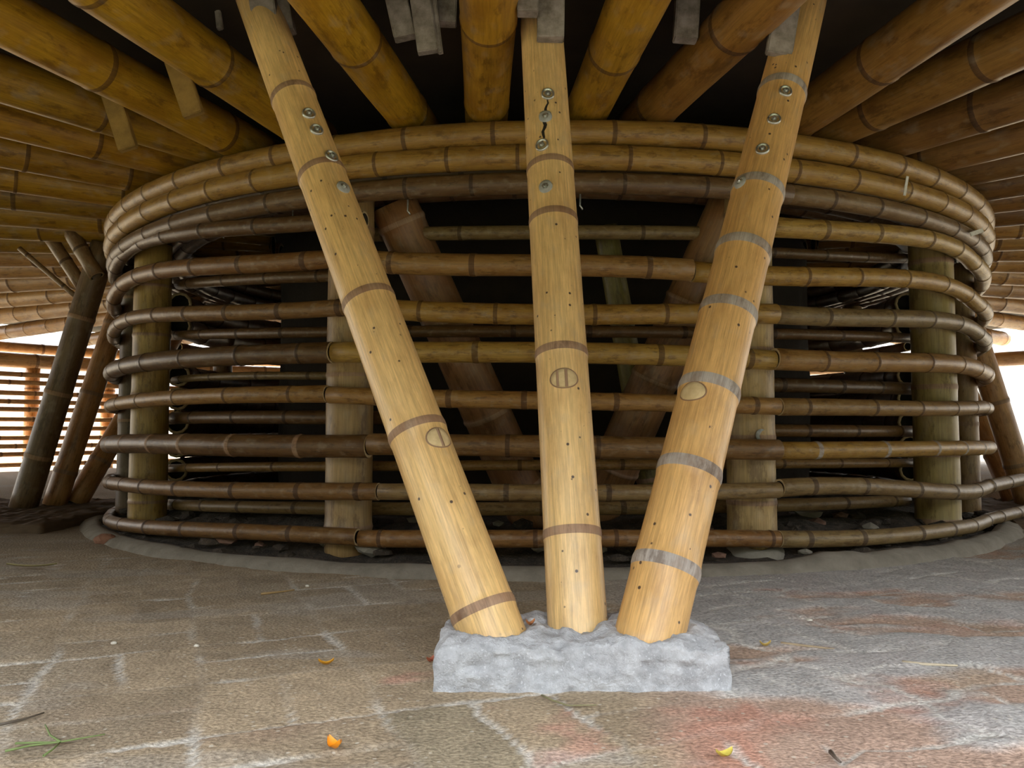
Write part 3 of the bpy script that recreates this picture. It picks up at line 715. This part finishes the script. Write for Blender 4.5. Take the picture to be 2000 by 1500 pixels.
board(1528, 60, 1520, 108, 1.56, 0.05, 0.02, M_GREYW, 'dim grey block hanging before the right leaning pole')
board(427, 30, 430, 58, 1.75, 0.012, 0.012, M_GREYW, 'small pale splinter of wood hanging between rafters at upper left')
board(350, 140, 379, 226, 1.78, 0.046, 0.02, M_WOOD, 'brown timber stub hanging across the broad yellow rafter', 'wooden stub', 'timber stubs at the upper left', 1.20)
board(221, 195, 251, 292, 1.95, 0.044, 0.02, M_WOOD, 'brown timber stub hanging lower left, nearer the frame edge', 'wooden stub', 'timber stubs at the upper left', 1.20)

# ---------------------------------------------------------------- other V supports beside the enclosure
def support(side, base, poles, lab):
    ft = footing('concrete_footing', base.x-0.5, base.x+0.36, base.y-0.62, base.y+0.4, 0.035, 0, M_DIRT)
    tag(ft, f'low brown dirty footing under the {lab}', 'footing')
    for (bx_, by_), (tx, ty), y0, y1, r, c, l_ in poles:
        a = at_y(bx_, by_, y0); b_ = at_y(tx, ty, y1); d = (b_-a).normalized(); a = a-d*((a.z-0.03)/d.z); e = a+d*((1.10-a.z)/d.z)
        tag(cane('leaning_bamboo_pole', [a, e], r, r*0.94, sp=0.3, seg=24, color=c, w=0.007, mats=[M_CULM, M_NODEB, M_CUT, M_DARK]), l_, 'bamboo pole', f'leaning poles {side} of the enclosure')
support('left', Vector((-1.92, 3.35, 0)), [
    ((55, 960), (178, 560), 3.30, 3.30, 0.052, (0.17, 0.105, 0.055), 'dark thick pole leaning right at the left edge, before the daylight'),
    ((110, 975), (205, 690), 3.42, 3.50, 0.046, (0.46, 0.235, 0.09), 'orange-brown pole behind the dark one at the left edge'),
    ((150, 978), (225, 850), 3.50, 3.62, 0.046, (0.46, 0.235, 0.09), 'shortest-looking orange-brown pole leaning lowest, beside the left slat ends')], 'left cluster of leaning poles')
support('right', Vector((2.22, 3.45, 0)), [
    ((2010, 985), (1915, 690), 3.45, 3.45, 0.050, (0.55, 0.30, 0.13), 'orange-brown pole leaning left at the right edge before the bright daylight'),
    ((1985, 985), (1930, 860), 3.60, 3.75, 0.046, (0.5, 0.27, 0.12), 'orange-brown pole behind the first one at the right edge')], 'right cluster of leaning poles')
for (xa, ya), (xb, yb), y, r, lab in (((38, 485), (155, 585), 3.3, 0.010, 'thin pale brace slanting to the dark left pole'), ((92, 455), (168, 570), 3.35, 0.026, 'round brace slanting to the dark left pole, middle of three'),
                                    ((130, 440), (190, 540), 3.25, 0.030, 'thick short brace nearest the slats at the left')):
    tag(cane('bamboo_brace', [at_y(xa, ya, y), at_y(xb, yb, y)], r, sp=0.2, seg=14, color=(0.26, 0.16, 0.08), w=0.005), lab, 'bamboo brace', 'braces at the left')
FEN = root('slatted_fence', drum(math.radians(-140), 0, 5.3), 'far fence of horizontal bamboo slats at the left edge, white daylight between them', 'fence')
# edge beam and posts of the deck
def arc(R, z, d0, d1): return [drum(math.radians(t), z, R) for t in np.arange(d0, d1+0.01, 2)]
tag(cane('edge_beam', arc(5.35, 0.93, -200, -100), 0.062, sp=0.5, seg=16, color=(0.5, 0.29, 0.12), w=0.01), 'bamboo edge beam above the far slatted fence at the left', 'bamboo beam')
tag(cane('edge_beam', arc(5.52, 1.055, -215, -95), 0.045, sp=0.5, seg=14, color=(0.5, 0.29, 0.12), w=0.01), 'slim bamboo rim tied under the ends of the far left rafters', 'bamboo beam')
tag(cane('edge_beam', arc(5.35, 0.96, 86, 158), 0.062, sp=0.5, seg=16, color=(0.5, 0.29, 0.12), w=0.01), 'bamboo edge beam under the far rafters at the right, before white daylight', 'bamboo beam')
for px, lab in ((66, 'far bamboo post in the slatted fence at the left edge'), (212, 'far bamboo post of the fence, just left of the slat ends')):
    best = min(np.arange(-200, -100, 0.25), key=lambda t: abs(1000+F*drum(math.radians(t), 0, 5.35).x/drum(math.radians(t), 0, 5.35).y-px))
    p = drum(math.radians(best), 0, 5.38)
    attach(cane('post', [p, p+Vector((0, 0, 0.87))], 0.058, sp=0.3, seg=16, color=(0.5, 0.27, 0.10), w=0.008), FEN)
for dg, lab in ((112, 'deck edge post at the back right'), (135, 'deck edge post at the far back right'), (158, 'deck edge post behind the enclosure'), (-178, 'deck edge post straight behind the added dark cylinder')):
    p = drum(math.radians(dg), 0, 5.35)
    tag(cane('deck_post', [p, p+Vector((0, 0, 1.08))], 0.058, sp=0.3, seg=12, color=(0.45, 0.27, 0.12)), lab, 'bamboo post', 'posts of the deck edge')
for i, z in enumerate(np.arange(0.06, 0.86, 0.075)):
    attach(cane('slat', arc(5.28, float(z)+random.uniform(-0.008, 0.008), -170, -112), 0.021, sp=0.35, seg=10, color=jit((0.55, 0.30, 0.11)), w=0.008), FEN)

# ---------------------------------------------------------------- litter on the paving
def leaf(px, py, L_, w, ang, col, label, z=0.004, curl=0.006, name='fallen_leaf'):
    p = at_z(px, py, z); mat = plain(label[:30], col, 0.5); V_, F_ = [], []; n = 10
    for top in (0, 1):
        for i in range(n+1):
            t = i/n; ww = w*math.sin(PI*min(1, t*0.96+0.02))**0.7
            for s in (-1, 0, 1):
                V_.append(Vector((L_*(t-0.5), s*ww/2, curl*((2*t-1)**2)+abs(s)*curl*0.5+top*0.0006)))
    for i in range(n):
        for j in range(2):
            b0 = i*3+j; F_.append((b0, b0+3, b0+4, b0+1)); b1 = b0+3*(n+1); F_.append((b1, b1+1, b1+4, b1+3))
    o = link(name, V_, F_, [mat], None, None, True); o.location = p; o.rotation_euler = (0, 0, ang)
    return tag(o, label, 'leaf')
leaf(653, 1462, 0.020, 0.014, -0.7, (0.95, 0.33, 0.01), 'bright orange leaf fragment on the paving at the bottom left', curl=0.008)
leaf(637, 1298, 0.022, 0.007, 0.2, (0.75, 0.36, 0.02), 'small curled orange leaf left of the concrete footing')
leaf(1415, 1478, 0.020, 0.013, 0.3, (0.75, 0.62, 0.12), 'yellow leaf bit on the paving right of centre at the bottom')
leaf(841, 1293, 0.015, 0.013, 0.8, (0.36, 0.10, 0.05), 'red-brown leaf lying against the left end of the footing')
leaf(1036, 1221, 0.014, 0.010, 0.4, (0.5, 0.2, 0.08), 'brown leaf scrap on top of the footing between left and middle poles', z=0.068)
leaf(1418, 1304, 0.012, 0.010, 1.2, (0.75, 0.5, 0.05), 'yellow leaf scrap against the right end of the footing', z=0.006)
leaf(1495, 1262, 0.018, 0.006, 0.1, (0.72, 0.52, 0.14), 'tiny yellow leaf on the paving right of the footing')
leaf(62, 1107, 0.12, 0.014, 0.05, (0.50, 0.44, 0.22), 'dry strip of bamboo sheath on the paving at the left edge', name='dry_sheath', z=0.012)
def twig(pts, r, col, label, cat='twig', name='twig', z=0.004):
    P = [at_z(x, y, z) for x, y in pts]
    return tag(cane(name, P, r, r*0.5, seg=6, step=0.01, nodes=[], mats=[plain(label[:28], col)]*4, color=(1, 1, 1)), label, cat)
twig([(0, 1415), (45, 1405), (86, 1392)], 0.0018, (0.09, 0.07, 0.05), 'thin dark twig on the paving at the lower left edge')
twig([(1058, 1358), (1080, 1368), (1110, 1378), (1165, 1377)], 0.0015, (0.22, 0.2, 0.1), 'thin greenish twig on the paving in front of the footing')
twig([(1622, 1468), (1632, 1480), (1642, 1489)], 0.0025, (0.13, 0.10, 0.08), 'short dark twig on the paving at the bottom right')
twig([(1525, 1256), (1590, 1263), (1630, 1268)], 0.0025, (0.42, 0.32, 0.2), 'dry straw on the paving to the right of the footing')
twig([(1762, 1293), (1800, 1297), (1870, 1300)], 0.0028, (0.55, 0.46, 0.33), 'pale split straw on the paving at the right')
twig([(510, 1160), (545, 1156), (575, 1152)], 0.0028, (0.34, 0.22, 0.09), 'brown twig on the paving below the thick left posts')
g = bpy.data.objects.new('grass_sprig', None); COL.objects.link(g); g.location = at_z(118, 1450, 0)
tag(g, 'thin green grass sprig lying on the paving at the bottom left', 'grass')
mg = plain('green grass blade', (0.16, 0.22, 0.07))
for pp in ([(10, 1467), (60, 1456), (118, 1449), (205, 1434)], [(118, 1449), (98, 1436), (88, 1415)], [(85, 1476), (105, 1462), (118, 1449)], [(30, 1452), (75, 1450), (118, 1449)]):
    P = [at_z(x, y, 0.005)-g.location for x, y in pp]; cane('blade', P, 0.0014, 0.0007, seg=6, step=0.01, nodes=[], mats=[mg]*4, parent=g)
MP = plain('pale pebble', (0.62, 0.58, 0.5), 0.8); MPK = plain('dark pebble', (0.08, 0.07, 0.06), 0.8)
def pebble(px, py, s, label, mat, z=None, name='pebble', cat='pebble', group=None):
    import bmesh
    bm = bmesh.new(); bmesh.ops.create_icosphere(bm, subdivisions=2, radius=1)
    rr = random.Random(px*7+py)
    sx, sy, sz = s*rr.uniform(0.9, 1.3), s*rr.uniform(0.7, 1), s*rr.uniform(0.5, 0.75)
    for v_ in bm.verts: v_.co = Vector((v_.co.x*sx, v_.co.y*sy, v_.co.z*sz))*(1+0.22*(rr.random()-0.5))
    me = bpy.data.meshes.new(name); bm.to_mesh(me); bm.free(); me.materials.append(mat)
    o = bpy.data.objects.new(name, me); COL.objects.link(o); o.location = at_z(px, py, 0) if z is None else Vector(z); o.location.z += sz*0.7+float(ground_h(np.array(o.location.x), np.array(o.location.y)))
    return tag(o, label, cat, group)
pebble(384, 1264, 0.0045, 'white pebble on the paving left of centre', MP); pebble(222, 1258, 0.0045, 'pale tan pebble on the left paving', MP)
pebble(1454, 1192, 0.0045, 'pale pebble behind the right end of the footing', MP); pebble(1580, 1214, 0.006, 'larger pale pebble on the right paving', MP)
pebble(600, 1146, 0.004, 'white pebble near the kerb at the left', MP); pebble(1480, 1139, 0.004, 'black pebble near the kerb at the right', MPK)
MR = noisy('broken brick', (0.22, 0.10, 0.06), (0.34, 0.17, 0.11), 30)
for i, (px, py, s, m, lab) in enumerate(((855-105, 1098, 0.030, MR, 'brick shard beside the foot of the tan left post'), (785, 1100, 0.035, M_SOIL, 'dark clod between tan left post and left leaning pole'),
                                         (205, 1062, 0.03, MR, 'brick shard at the left corner of the kerb'), (1755, 1092, 0.028, M_SOIL, 'dark clod on the kerb at the right'), (1680, 1095, 0.035, M_SOIL, 'bigger dark clod at the right under the lowest slat'),
                                         (560, 1098, 0.028, M_SOIL, 'dark clod on the soil left of the tan post'), (360, 1085, 0.026, M_SOIL, 'dark clod beside the yellowish left post'), (540, 1090, 0.025, MR, 'reddish shard under the lowest left slat'))):
    pebble(px, py, s, lab, m, name='rubble_lump', cat='rubble', group='rubble at the foot of the enclosure')
